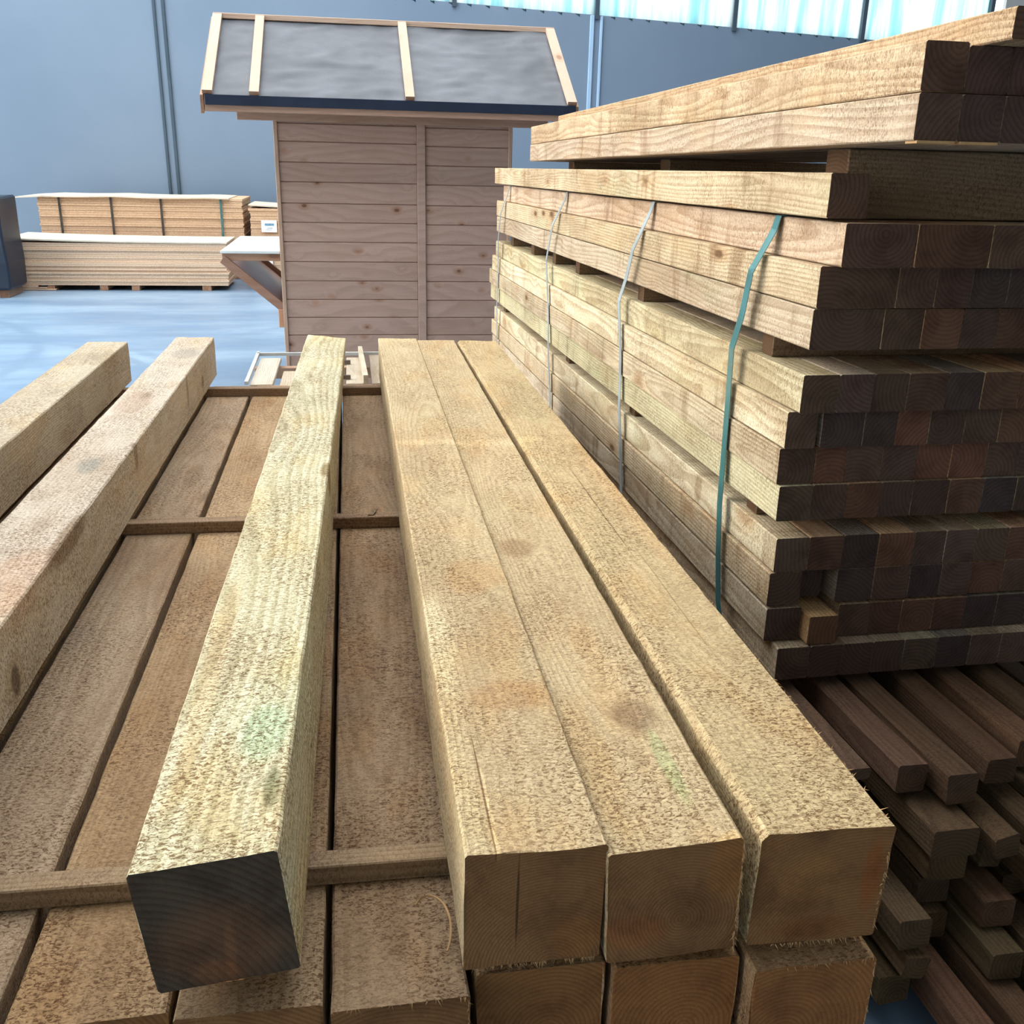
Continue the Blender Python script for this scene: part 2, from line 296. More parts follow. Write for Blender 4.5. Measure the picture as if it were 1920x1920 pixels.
def mat_wall():
    T = NT('painted_hall_wall'); tc = T.n('TexCoord').outputs['Object']
    n = T.noise(tc, 0.5, 4, 0.55); n2 = T.noise(T.vmath('MULTIPLY', tc, (40, 40, 40)), 1, 2)
    c = T.mix(T.ramp(n, 0.3, 0.7), C(108, 124, 140), C(116, 131, 146))
    return T.done(c, 0.6, n2, 0.05, 0.002)
M['wall'] = mat_wall()
M['wall_dark'] = simple('painted_steel_groove', C(64, 78, 88), 0.5, 3, 0.1)
M['wall_light'] = simple('painted_steel_strip', C(158, 184, 208), 0.5, 3, 0.06)
M['hall_other'] = simple('bare_hall_panel', C(168, 168, 166), 0.8, 1.5, 0.15)
def mat_floor():
    T = NT('polished_concrete_floor'); tc = T.n('TexCoord').outputs['Object']
    n1 = T.noise(T.vmath('MULTIPLY', tc, (0.35, 1.1, 1)), 1.0, 5, 0.6)
    n2 = T.noise(T.vmath('MULTIPLY', tc, (2.2, 5.0, 1)), 1.0, 5, 0.65)
    c = T.mix(T.ramp(n1, 0.35, 0.65), C(104, 126, 148), C(136, 156, 172))  # blue of the reflected sky is put into the concrete colour
    c = T.mix(T.ramp(n2, 0.45, 0.7, 0, 0.5), c, C(98, 124, 152))
    # curved tyre marks
    for (cx, cy, r, wd, am) in ((-3.6, 7.2, 2.1, 0.05, 0.5), (-3.6, 7.2, 2.32, 0.06, 0.35), (-5.6, 8.2, 3.0, 0.06, 0.4), (-2.2, 4.0, 5.2, 0.08, 0.3), (-4.5, 12.5, 4.6, 0.07, 0.3)):
        d = T.vmath('DISTANCE', tc, (cx, cy, 0))
        nd = d.node; dd = nd.outputs['Value']
        e = T.math('ABSOLUTE', T.math('SUBTRACT', T.math('ADD', dd, T.math('MULTIPLY', n2, 0.12)), r+0.06))
        c = T.mix(T.math('MULTIPLY', T.ramp(e, wd*0.3, wd*1.6, am, 0), T.ramp(n1, 0.4, 0.6)), c, C(86, 106, 130))
    return T.done(c, T.math('MULTIPLY_ADD', n2, 0.25, 0.22), n2, 0.03, 0.003, spec=0.45)
M['floor'] = mat_floor()
def mat_felt():
    T = NT('grey_roofing_felt'); tc = T.n('TexCoord').outputs['Object']
    n1 = T.noise(tc, 2.5, 5, 0.6); n2 = T.noise(tc, 160, 3, 0.7)
    c = T.mix(T.ramp(n1, 0.35, 0.65), C(72, 73, 77), C(90, 91, 95))
    c = T.mix(T.ramp(n2, 0.5, 0.7, 0, 0.4), c, C(60, 62, 66))
    return T.done(c, 0.55, n2, 0.15, 0.002, spec=0.4)
M['felt'] = mat_felt()
def mat_poly():
    T = NT('translucent_corrugated_sheet'); tc = T.n('TexCoord').outputs['Object']
    n = T.noise(T.vmath('MULTIPLY', tc, (5.5, 1, 0.3)), 1.0, 4, 0.6)
    c = T.mix(T.ramp(n, 0.4, 0.65), (0.33, 0.385, 0.38, 1), (0.12, 0.27, 0.28, 1))  # vertical dirt streaks in the tint, also standing in for rib shading
    tr = T.n('BsdfTranslucent'); T.put(tr.inputs[0], c)
    tp = T.n('BsdfTransparent'); T.put(tp.inputs[0], c)
    mx = T.n('MixShader'); mx.inputs[0].default_value = 0.05
    T.t.links.new(tr.outputs[0], mx.inputs[1]); T.t.links.new(tp.outputs[0], mx.inputs[2])
    T.t.links.new(mx.outputs[0], T.out.inputs[0]); return T.m
M['poly'] = mat_poly()

# ------------------------------------------------------------------ the hall
def structure(name, me, mat, parent=None, **k):
    o = link(name, me, mat, parent, **k); o['kind'] = 'structure'; return o
structure('floor', box_mesh('floor', -16, 12, -8, 15.7, -0.2, 0.0), M['floor'])
def wall_back_mesh():
    bm = bmesh.new()
    x0, x1 = -16.0, 12.0
    zt = lambda x: 3.757 - 0.0370*x
    v = [bm.verts.new(p) for p in ((x0, 15.5, 0), (x1, 15.5, 0), (x1, 15.5, zt(x1)), (x0, 15.5, zt(x0)),
                                   (x0, 15.7, 0), (x1, 15.7, 0), (x1, 15.7, zt(x1)), (x0, 15.7, zt(x0)))]
    for f in ((0, 1, 2, 3), (5, 4, 7, 6), (3, 2, 6, 7), (1, 0, 4, 5), (0, 3, 7, 4), (2, 1, 5, 6)): bm.faces.new([v[i] for i in f])
    return bm_mesh(bm, 'wall_back')
structure('wall_back', wall_back_mesh(), M['wall'])
# dark twin grooves and pale twin strips running up the wall
n = 1
for xa, xb, mt in ((-2.575, -2.535, 'wall_dark'), (-2.455, -2.410, 'wall_dark'), (3.565, 3.625, 'wall_light'), (3.715, 3.755, 'wall_light')):
    structure('trim_%d' % n, box_mesh('trim', xa, xb, 15.47, 15.505, 0, 3.757-0.037*xa-0.01, 0.006), M[mt]); n += 1
# translucent corrugated daylight strip above the wall, in sheets between dark mullions
def corr_mesh(x0, x1):
    bm = bmesh.new(); N = int((x1-x0)/0.033); pv = None
    for k in range(N+1):
        x = x0+(x1-x0)*k/N; y = 15.52+0.028*math.sin(x*2*math.pi/0.265)
        zb = 3.74-0.037*x - 0.045*max(0.0, math.cos(x*2*math.pi/0.265))
        a = bm.verts.new((x, y, zb)); b = bm.verts.new((x, y, 6.4))
        if pv: bm.faces.new((pv[0], a, b, pv[1]))
        pv = (a, b)
    return bm_mesh(bm, 'corrugated_sheet')
mul = [-15.9, -8.8, -6.7, -4.6, -2.55, -0.5, 1.57, 3.66, 5.77, 7.83, 9.92]
win = structure('window_1', box_mesh('strip_head', -16, 12, 15.45, 15.65, 6.4, 6.6), M['wall_dark'])
for a, b in zip(mul[:-1], mul[1:]): link('corrugated_sheet', corr_mesh(a+0.03, b-0.03), M['poly'], win)
for a in mul: link('mullion', box_mesh('mullion', a-0.03, a+0.03, 15.46, 15.56, 3.70-0.037*a, 6.4), M['wall_dark'], win)
structure('wall_corner', box_mesh('wall_corner', 10.1, 12, 15.42, 15.5, 3.2, 9.0), M['hall_other'])
structure('wall_right', box_mesh('wall_right', 12, 12.2, -8, 15.7, 0, 9), M['hall_other'])
structure('wall_rear', box_mesh('wall_rear', -16, 12, -8.2, -8, 0, 9), M['hall_other'])
structure('wall_upper', box_mesh('wall_upper', -16, 12, 15.5, 15.7, 6.6, 9), M['hall_other'])
# unseen roof, left open over the front left to let sky light in
cb = bmesh.new()
add_box(cb, -16, 12, -8, 1.5, 9.0, 9.2); add_box(cb, 4, 12, 1.5, 15.7, 9.0, 9.2)
structure('ceiling', bm_mesh(cb, 'ceiling'), M['hall_other'])

# ------------------------------------------------------------------ the pile of rough sawn beams
def tcol(base, r=0.06, rr=rnd):
    k = 1+rr.uniform(-r, r)
    return tuple(max(0, b*k*(1+rr.uniform(-r*.4, r*.4))) for b in base)
def splinters(parent, pts, mat, seed, n, ln=(0.002, 0.009), dirv=(0, -0.6, -1)):
    """thin torn fibres scattered along a polyline of edges"""
    r = random.Random(seed); bm = bmesh.new()
    for _ in range(n):
        a, b = r.choice(pts); t = r.random()
        p = Vector(a).lerp(Vector(b), t)
        d = (Vector(dirv)+Vector((r.uniform(-.9, .9), r.uniform(-.9, .9), r.uniform(-.5, .5)))).normalized()*r.uniform(*ln)
        s = Vector((r.uniform(-1, 1), r.uniform(-1, 1), r.uniform(-1, 1))).normalized()*0.0007
        q = d.cross(s).normalized()*0.0006
        v = [bm.verts.new(p+s), bm.verts.new(p-s+q), bm.verts.new(p-q), bm.verts.new(p+d)]
        for f in ((0, 1, 3), (1, 2, 3), (2, 0, 3), (0, 2, 1)): bm.faces.new([v[i] for i in f])
    o = link('splinters', bm_mesh(bm, 'splinters'), mat, parent); o['kind'] = 'stuff'; return o

ZT, ZB, LT = 0.735, 0.705, 0.15
def beam(x, y, z, W, H, L, mat, col, label, seed, rot=(0, 0, 0), group=None, **kw):
    o = link('timber_beam', timber_mesh('timber_beam', W, H, L, seed, sub=kw.pop('sub', 5), segs=kw.pop('segs', 70), rough=kw.pop('rough', 0.0016), **kw), M[mat], loc=(x, y, z), rot=rot, color=col)
    return setp(o, label, 'timber', group)
G1 = 'beams lying on top of the foreground pile'
b = beam(0.099, 0.862, ZT, 0.159, 0.156, 3.235, 'beam_a', (1.0, 0.97, 0.93), 'tan rough sawn beam, left one of the three laid side by side', 1, group=G1, rot=(0, 0.012, 0))
splinters(b, [((0.01, 0, 0), (0.155, 0, 0.0))], M['splinter'], 1, 90)
splinters(b, [((0.159, 0.0, 0.156), (0.159, 2.6, 0.156))], M['splinter'], 11, 130, (0.003, 0.009), (0.3, 0, 0.6))
b = beam(0.2625, 0.852, ZT-0.004, 0.156, 0.155, 3.215, 'beam_b', (0.97, 0.93, 0.88), 'tan rough sawn beam, middle one of the three laid side by side', 2, group=G1, rot=(0, -0.01, 0.001), twist=(2.0, -0.5))
splinters(b, [((0.155, 0, 0.0), (0.155, 0, 0.15))], M['splinter'], 2, 110)
splinters(b, [((0.0, 0.4, 0.155), (0.0, 2.4, 0.155))], M['splinter'], 12, 70, (0.003, 0.01), (0, 0, 0.7))
b = beam(0.4345, 0.853, ZT-0.003, 0.163, 0.159, 3.18, 'beam_c', (0.95, 0.90, 0.80), 'tan rough sawn beam, right one of the three, nearest the tall stack', 3, group=G1, rot=(0, 0.02, 0.0040), wane=0.006)
splinters(b, [((0.16, 0, 0.0), (0.16, 0, 0.13)), ((0.03, 0, 0.0), (0.15, 0, 0.0))], M['splinter'], 3, 70)
splinters(b, [((0.16, 0.0, 0.159), (0.16, 2.6, 0.159))], M['splinter'], 13, 120, (0.003, 0.010), (0.5, 0, 0.3))
b = beam(-0.2425, 0.868, ZT+0.012, 0.155, 0.160, 3.19, 'green', (1.04, 1.02, 0.95), 'yellowish green treated beam, twisted and tilted, alone in the middle of the pile', 4, group=G1, rot=(0.0, 0, -0.0155), twist=(6.0, -6.0), wane=0.0)
beam(-0.716, 0.80, ZT, 0.150, 0.157, 3.34, 'pale', (1.0, 0.97, 0.94), 'pale pinkish beam with grey smudges lying left of the twisted beam', 5, group=G1, rot=(0, 0.01, 0.0))
beam(-1.034, 0.80, ZT, 0.152, 0.157, 3.24, 'pale_b', (0.88, 0.84, 0.74), 'weathered tan beam at the far left edge of the pile', 6, group=G1)
# battens between the layers
for (y, h, dep, lab, seed) in ((1.053, 0.030, 0.034, 'thin cross batten at the near end of the pile under the beams', 1),
                               (2.365, 0.030, 0.036, 'thin cross batten at the middle of the pile under the beams', 2),
                               (3.862, 0.032, 0.040, 'thin cross batten at the far end of the pile under the beams', 3)):
    me = box_mesh('cross_batten', -1.10, 0.64, 0, dep, 0, h, 0.002)
    o = link('cross_batten', me, M['batten'], loc=(0, y, ZB), rot=(0, 0, (-0.012, -0.012, -0.014)[seed-1]), color=((0.95, 0.9, 0.85), (0.9, 0.82, 0.8), (0.75, 0.68, 0.68))[seed-1])
    setp(o, lab, 'batten', 'cross battens between the pile layers')
# lower layer
low = [(-0.400, 0.176, 0.872, 'third from the left of the nine, orange brown and fuzzy, partly under the twisted beam', (1.0, 0.90, 0.76)),
       (-0.2195, 0.1635, 0.862, 'mostly hidden under the twisted beam', (0.92, 0.84, 0.74)),
       (-0.0495, 0.1585, 0.850, 'with a clear brown top between the twisted beam and the three beams', (0.80, 0.72, 0.64)),
       (0.1180, 0.1570, 0.880, 'directly under the left one of the three beams', (0.92, 0.78, 0.62)),
       (0.2800, 0.1580, 0.868, 'directly under the middle one of the three beams', (0.98, 0.78, 0.58)),
       (0.4440, 0.1580, 0.842, 'directly under the right one of the three beams, ragged right edge', (1.0, 0.80, 0.60)),
       (-0.5720, 0.1600, 0.850, 'with a greyish top right of the pale pinkish beam', (0.92, 0.88, 0.86)),
       (-0.7400, 0.1600, 0.850, 'hidden under the pale pinkish beam', (0.86, 0.80, 0.74)),
       (-0.9100, 0.1600, 0.850, 'hidden under the beam at the far left', (0.86, 0.80, 0.74)),
       (-1.0800, 0.1600, 0.850, 'outermost at the far left', (0.86, 0.80, 0.74))]
for i, (x, W, y, d, c) in enumerate(low):
    b = beam(x, y, ZB-LT, W-0.003, LT, 4.06-y, 'old', c, 'lower layer beam ' + d.replace('third from the left of the nine, ', ''), 20+i, group='beams in the second layer of the pile', sub=4, segs=60)
    if i in (2, 5): splinters(b, [((W-0.004, 0, 0.0), (W-0.004, 0, 0.15)), ((0.0, 0, 0.15), (W-0.004, 0, 0.15))], M['splinter'], 30+i, 60)
# the layers below that carry them to the floor
lowme = timber_mesh('timber_beam', 0.157, 0.15, 3.2, 40, segs=10)
lowme.materials.append(M['old'])
for k, z in enumerate((0.375, 0.195)):
    for j in range(10):
        o = link('timber_beam', lowme, loc=(-1.08+0.169*j, 0.87, z), color=(0.9, 0.8, 0.7))
        setp(o, 'brown beam, %s from left, in the %s layer of the foreground pile' % (ORD[j+1], ('third', 'lowest')[k]), 'timber', 'bottom layers of the foreground pile')
for k, (z, h) in enumerate(((0.525, 0.03), (0.345, 0.03), (0.0, 0.195))):
    for jj, y in enumerate((1.05, 2.36, 3.86)):
        o = link('cross_batten', box_mesh('cross_batten', -1.1, 0.62, 0, 0.04 if h < .1 else 0.1, 0, h, 0.002), M['batten'], loc=(0, y, z))
        setp(o, 'cross batten at the %s of the foreground pile, under its %s layer' % (('near end', 'middle', 'far end')[jj], ('second', 'third', 'lowest')[k]), 'batten', 'battens in the bottom of the pile')

# a curled shaving and a wood chip
bm = bmesh.new(); pv = None
for k in range(22):
    t = k/21; a = 0.4+t*3.6; r = 0.030-0.010*t
    p = Vector((0.076-r*math.cos(a)*0.8, 0.985+r*math.sin(a)*1.2-0.05*t, 0.7075+0.012*math.sin(t*3.1)))
    q = [bm.verts.new(p+Vector(d)) for d in ((-0.0012, 0, 0.0), (0.0012, 0, 0.0), (0.0012, 0.0006, 0.0016), (-0.0012, 0.0006, 0.0016))]
    if pv:
        for i in range(4): bm.faces.new((pv[i], pv[(i+1) % 4], q[(i+1) % 4], q[i]))
    pv = q
bmesh.ops.recalc_face_normals(bm, faces=bm.faces)
setp(link('wood_shaving', bm_mesh(bm, 'wood_shaving'), M['splinter']), 'thin curled wood shaving on the lower beams left of the three beams', 'shaving')
setp(link('wood_chip', bar_mesh('wood_chip', (0.028, 2.375, 0.7365), (0.040, 2.402, 0.7420), (0.007, 0, 0), (0, 0, 0.0012)), M['batten'], color=(0.8, 0.75, 0.7)), 'small wood chip lying on the middle cross batten beside the three beams', 'chip')

# ------------------------------------------------------------------ the tall stack of square timbers
YAW, PIT = 0.0225, -0.0085
GS = 'square timbers in the tall stack'
cache = {}
def smesh(W, H, L, v):
    key = (round(W, 3), round(H, 3), round(L, 2), v)
    if key not in cache:
        me = timber_mesh('square_timber', W, H, L, 50+v, sub=2, segs=26, rough=0.0004, cham=0.0025, bow=0.0)
        me.materials.append(M['stack']); cache[key] = me
    return cache[key]
PAL = [(1.06, 1.0, 0.95), (1.0, 0.97, 0.89), (0.95, 0.87, 0.78), (1.10, 1.07, 1.02), (1.0, 1.0, 0.94)]
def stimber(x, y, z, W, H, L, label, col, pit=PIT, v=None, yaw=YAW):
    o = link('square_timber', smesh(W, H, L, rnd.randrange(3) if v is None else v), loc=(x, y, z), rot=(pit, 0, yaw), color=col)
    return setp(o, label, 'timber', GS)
bundles = [
 ('top strapped bundle', [1.420, 1.3365, 1.252], 0.0815, [
   [.929, 1.081, 1.241, 1.328, 1.41, 1.49, 1.57],
   [.907, 1.078, 1.162, 1.242, 1.325, 1.408, 1.49, 1.575],
   [.907, 1.063, 1.152, 1.241, 1.322, 1.403, 1.485, 1.57]], [0.0, 0.0, -0.005], [1.80, 1.838, 1.846]),
 ('middle strapped bundle', [1.1205, 1.0385, 0.9565, 0.875], 0.0800, [
   [.904, .986, 1.065, 1.143, 1.234, 1.317, 1.405, 1.488, 1.57],
   [.890, .971, 1.068, 1.145, 1.221, 1.306, 1.391, 1.474, 1.56],
   [.886, .971, 1.044, 1.128, 1.211, 1.294, 1.381, 1.464, 1.55],
   [.891, .970, 1.051, 1.132, 1.208, 1.297, 1.382, 1.465, 1.55]], None, [1.846, 1.868, 1.878, 1.868]),
 ('bottom strapped bundle', [0.757, 0.6755, 0.589, 0.5065], 0.0790, [
   [.897, .976, 1.059, 1.144, 1.231, 1.309, 1.386, 1.468, 1.55],
   [.891, .970, 1.055, 1.145, 1.234, 1.313, 1.391, 1.474, 1.555],
   [.893, .978, 1.069, 1.148, 1.227, 1.308, 1.390, 1.472, 1.552],
   [.914, .995, 1.074, 1.150, 1.228, 1.312, 1.397, 1.477, 1.558]], None, [1.864, 1.864, 1.862, 1.828])]
SIDE = {('top', 1): 'at the left edge of the stack just under the single loose timber, first row of the top strapped bundle',
        }
for bi, (bn, zs, H, rows, _, ys) in enumerate(bundles):
    for r, (z, xs) in enumerate(zip(zs, rows)):
        while xs[-1] < 1.74: xs.append(xs[-1]+0.082)
        for c in range(len(xs)-1):
            W = xs[c+1]-xs[c]-0.0020 - (0.010 if (bi == 1 and r == 1 and c == 0) else 0)
            y = ys[r] + (0 if c == 0 else 0.002*c+rnd.uniform(0, 0.0015))
            col = tcol(rnd.choice(PAL if c == 0 else [(1.0, 0.92, 0.85), (0.62, 0.64, 0.74), (1.35, 1.05, 0.85), (1.0, 1.0, 1.0), (1.15, 0.9, 0.75), (0.8, 0.74, 0.7)]), 0.12)
            Hh = H
            dx = 0
            if bi == 2 and r == 1 and c == 1: y += 0.035; W = 0.066; Hh = 0.068; col = (0.7, 0.7, 0.8)
            if bi == 2 and r == 2 and c == 1: y -= 0.03; W = 0.070; Hh = 0.068; col = (1.5, 1.15, 0.8); dx = 0.006
            L = rnd.uniform(3.72, 3.84)
            if c == 0: L = [[3.80, 3.86, 3.84], [3.84, 3.86, 3.92, 3.90], [3.80, 3.86, 3.84, 3.90]][bi][r]
            pos = ORD[c+1]
            if c == 0:
                lab = 'lit timber along the left face, %s row of the %s' % (ORD[r+1], bn)
            else:
                lab = 'dark timber end, %s from left, %s row of the %s' % (pos, ORD[r+1], bn)
            if bi == 2 and r == 2 and c == 1: lab = 'bright orange timber end sticking out of the %s row of the %s' % (ORD[r+1], bn)
            if bi == 2 and r == 1 and c == 1: lab = 'small dark recessed timber end just above the bright orange end'
            if bi == 0 and r == 0 and c == 0: lab = 'wide timber with pale arched rings on its end, upper left of top strapped bundle'
            if bi == 0 and r == 1 and c == 0: col = (1.0, 0.95, 0.85)
            stimber(xs[c]+dx, y, z, W, Hh, L, lab, col)
# spacers between the bundles
def spacer(x0, x1, y, z, w, h, label, group, pit=True, col=(0.6, 0.55, 0.5)):
    zz = z + PIT*(y-1.85)
    o = link('spacer_batten', box_mesh('spacer_batten', 0, x1-x0, 0, w, 0, h, 0.002), M['batten'], loc=(x0 - YAW*(y-1.85), y, zz), rot=(0, 0, YAW), color=col)
    return setp(o, label, 'batten', group)
for k, y in enumerate((2.05, 3.00, 3.83, 4.25, 4.72, 5.27)):
    spacer(0.925, 1.74, y, 1.2012, 0.055, 0.0475, 'dark spacer batten, %s from the front, between the top and middle bundles' % ORD[k+1], 'spacers under the top bundle')
for k, y in enumerate((2.02, 2.98, 3.89, 5.40)):
    spacer(0.915, 1.74, y, 0.8375, 0.055, 0.0365, 'dark spacer batten, %s from the front, between the middle and bottom bundles' % ORD[k+1], 'spacers under the middle bundle')
# single timber on the top bundle
stimber(0.905, 1.838, 1.5080, 0.082, 0.083, 3.93, 'single pale loose timber lying on the left top edge of the strapped bundles', (1.08, 1.02, 0.92), -0.0088, v=1)
# bearers and the uppermost loose stack
for (y, z, h, lab) in ((1.952, 1.503, 0.1335, 'thick dark crosswise bearer at the near end under the uppermost timbers'),
                       (4.30, 1.483, 0.1165, 'thick dark crosswise bearer at the far end under the uppermost timbers'),
                       (3.35, 1.4925, 0.1205, 'thick dark crosswise bearer set back in the middle under the uppermost timbers')):
    o = link('bearer', box_mesh('bearer', 0.10 if y == 3.35 else 0, 0.78, 0, 0.095, 0, h, 0.003), M['batten'], loc=(0.992-0.02*(y-1.95), y, z), rot=(0, 0, 0.01), color=(0.85, 0.8, 0.75))
    setp(o, lab, 'timber', 'bearers under the uppermost timbers')
for r, (z, y0) in enumerate(((1.7175, 1.568), (1.6440, 1.560))):
    xs = [0.903+0.0785*c for c in range(11)]
    for c in range(10):
        lab = ('lit timber at the left edge of the uppermost stack, %s row' % ('upper' if r == 0 else 'lower')) if c == 0 else \
              'dark end of timber, %s from the left in the %s row of the uppermost stack' % (ORD[c+1], 'upper' if r == 0 else 'lower')
        o = stimber(xs[c]+(0.0 if r == 0 else -0.003), y0+(0 if c == 0 else 0.003*c+rnd.uniform(0, 0.002)), z, 0.0755, (0.0745 if c == 0 else 0.0700) if r == 0 else 0.0715, 3.15, lab,
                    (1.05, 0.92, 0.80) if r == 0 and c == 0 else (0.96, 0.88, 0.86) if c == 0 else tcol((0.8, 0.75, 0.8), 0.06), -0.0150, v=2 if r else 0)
        if r == 1 and c in (0, 1):
            link('torn_sliver', box_mesh('torn_sliver', 0.004, 0.072, -0.004, 0.03, -0.004, 0.0005, 0.0005), M['splinter'], o)
for k, x in enumerate((1.003, 1.082, 1.160, 1.239, 1.318)):
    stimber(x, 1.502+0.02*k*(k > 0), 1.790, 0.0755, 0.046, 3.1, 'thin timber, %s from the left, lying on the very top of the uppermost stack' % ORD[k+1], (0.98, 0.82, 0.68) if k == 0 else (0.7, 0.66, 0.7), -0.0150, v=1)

# straps round the three bundles
def ribbon(name, pts, width, mat, label):
    """closed plastic band; pts = (x, y, z) of its centre line, width along y, 1.2 mm thick"""
    bm = bmesh.new(); n = len(pts); P = [Vector(p) for p in pts]
    cen = sum(P, Vector())/n; rows = []
    for i, p in enumerate(P):
        t = (P[(i+1) % n]-P[i-1]).normalized(); wv = Vector((0, 1, 0)); wv = (wv - t*wv.dot(t)).normalized()
        nv = t.cross(wv).normalized()*0.0007
        rows.append([bm.verts.new(p+s*wv*width/2+q*nv) for s, q in ((-1, -1), (1, -1), (1, 1), (-1, 1))])
    for i in range(n):
        a, b2 = rows[i], rows[(i+1) % n]
        for k in range(4): bm.faces.new((a[k], a[(k+1) % 4], b2[(k+1) % 4], b2[k]))
    bmesh.ops.recalc_face_normals(bm, faces=bm.faces)
    o = link(name, bm_mesh(bm, name), M[mat]); return setp(o, label, 'strap', 'straps round the tall stack')
def strap(path, width, mat, label):
    """path: (y, z, clearance) down the left face; the band goes on round the bundles"""
    pts = []
    def xf(y, z): return 0.886 - YAW*(y-1.85)
    # smooth the given path
    fine = []
    for k in range(len(path)-1):
        for s in range(6):
            t = s/6; a, b2 = path[k], path[k+1]; ts = t*t*(3-2*t)*0.5+t*0.5
            fine.append(tuple(a[q]+(b2[q]-a[q])*ts for q in range(3)))
    fine.append((path[-1][0], 0.4985+PIT*(path[-1][0]-1.85), path[-1][2]))
    y0 = path[0][0]; zt = 1.5027+PIT*(y0-1.85); zb = 0.501+PIT*(y0-1.85)
    fine[0] = (y0, zt-0.0005, path[0][2])
    for (y, z, c) in fine: pts.append((xf(y, z)-c, y, z))
    ye = path[-1][0]
    pts.append((0.93-YAW*(ye-1.85), ye, zb-0.0045)); pts.append((1.84, y0, zb-0.002)); pts.append((1.865, y0, zb+0.05)); pts.append((1.865, y0, zt-0.02)); pts.append((1.84, y0, zt+0.001)); pts.append((0.94-YAW*(y0-1.85), y0, zt+0.001))
    ribbon('packing_strap', pts, width, mat, label)
strap([(2.085, 1.5007, -0.036), (2.088, 1.47, -0.03), (2.11, 1.38, 0.004), (2.135, 1.28, 0.004), (2.16, 1.20, 0.010), (2.16, 1.05, 0.006), (2.155, 0.94, 0.006), (2.14, 0.82, 0.010), (2.125, 0.68, 0.006), (2.10, 0.58, 0.006), (2.07, 0.51, 0.003)], 0.030, 'strap_green', 'green packing strap nearest the camera, bowed round the strapped bundles')
strap([(2.95, 1.4933, -0.036), (2.955, 1.465, -0.03), (3.00, 1.35, 0.004), (3.05, 1.26, 0.004), (3.10, 1.18, 0.009), (3.06, 1.0, 0.004), (3.03, 0.85, 0.008), (2.99, 0.68, 0.004), (2.95, 0.51, 0.003)], 0.026, 'strap_grey', 'grey packing strap, second from the camera, round the strapped bundles')
strap([(4.07, 1.4838, -0.036), (4.075, 1.455, -0.03), (4.14, 1.35, 0.004), (4.22, 1.20, 0.008), (4.16, 0.98, 0.004), (4.12, 0.83, 0.008), (4.08, 0.66, 0.004), (4.06, 0.50, 0.003)], 0.024, 'strap_grey', 'grey packing strap, third from the camera, round the strapped bundles')
strap([(5.38, 1.4727, -0.036), (5.385, 1.445, -0.03), (5.42, 1.33, 0.004), (5.46, 1.19, 0.008), (5.47, 0.98, 0.004), (5.47, 0.82, 0.008), (5.47, 0.65, 0.004), (5.47, 0.49, 0.003)], 0.024, 'strap_grey', 'grey packing strap farthest from the camera, round the strapped bundles')

# ------------------------------------------------------------------ loose sticks under the stack
GK = 'loose sticks under the tall stack'
kcache = {}
def kmesh(W, H, L, v):
    key = (W, H, L, v)
    if key not in kcache:
        me = timber_mesh('loose_stick', W, H, L, 90+v, segs=12, rough=0.002, cham=0.004, bow=0.006); me.materials.append(M['stick']); kcache[key] = me
    return kcache[key]
def stick(x, y, z, W, H, label, roll=0.0, yaw=0.03, col=None, L=3.4, pit=-0.010, v=0):
    o = link('loose_stick', kmesh(W, H, L, v), loc=(x, y, z), rot=(pit, roll, yaw), color=col or tcol((1, 0.95, 0.9), 0.2))
    return setp(o, label, 'stick', GK)
ztop = 0.486
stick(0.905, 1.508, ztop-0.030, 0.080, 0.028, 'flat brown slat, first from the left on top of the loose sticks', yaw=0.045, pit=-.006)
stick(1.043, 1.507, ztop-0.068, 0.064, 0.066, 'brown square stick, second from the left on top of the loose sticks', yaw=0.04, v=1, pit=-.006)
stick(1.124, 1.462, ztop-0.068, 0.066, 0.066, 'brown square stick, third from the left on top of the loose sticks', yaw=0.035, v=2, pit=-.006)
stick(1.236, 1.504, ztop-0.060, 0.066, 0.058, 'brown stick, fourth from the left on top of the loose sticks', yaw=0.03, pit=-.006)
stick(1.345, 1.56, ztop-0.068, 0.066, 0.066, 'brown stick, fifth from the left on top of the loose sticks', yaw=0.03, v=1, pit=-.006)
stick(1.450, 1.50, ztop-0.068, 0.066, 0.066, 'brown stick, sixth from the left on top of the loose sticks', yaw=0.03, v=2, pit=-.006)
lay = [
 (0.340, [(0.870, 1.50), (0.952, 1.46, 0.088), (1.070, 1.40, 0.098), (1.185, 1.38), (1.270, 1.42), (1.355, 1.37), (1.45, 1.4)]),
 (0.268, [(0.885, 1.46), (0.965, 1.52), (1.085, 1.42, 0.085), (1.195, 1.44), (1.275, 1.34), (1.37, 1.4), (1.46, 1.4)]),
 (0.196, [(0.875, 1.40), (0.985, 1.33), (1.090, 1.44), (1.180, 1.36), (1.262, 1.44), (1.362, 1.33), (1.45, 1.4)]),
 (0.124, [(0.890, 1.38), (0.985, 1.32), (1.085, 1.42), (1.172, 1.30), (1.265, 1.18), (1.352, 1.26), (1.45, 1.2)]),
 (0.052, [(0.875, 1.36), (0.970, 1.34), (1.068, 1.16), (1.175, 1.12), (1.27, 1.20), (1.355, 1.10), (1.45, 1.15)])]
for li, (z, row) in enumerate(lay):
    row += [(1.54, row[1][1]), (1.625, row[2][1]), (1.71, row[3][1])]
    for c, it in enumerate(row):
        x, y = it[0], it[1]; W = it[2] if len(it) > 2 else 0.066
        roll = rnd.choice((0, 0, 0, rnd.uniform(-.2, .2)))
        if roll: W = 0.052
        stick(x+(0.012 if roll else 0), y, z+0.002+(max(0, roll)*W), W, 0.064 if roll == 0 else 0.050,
              'dim stick end, %s from the left in the %s layer of the loose sticks' % (ORD[c+1], ORD[li+2]), roll, yaw=0.034-0.0025*c, v=rnd.randrange(3))
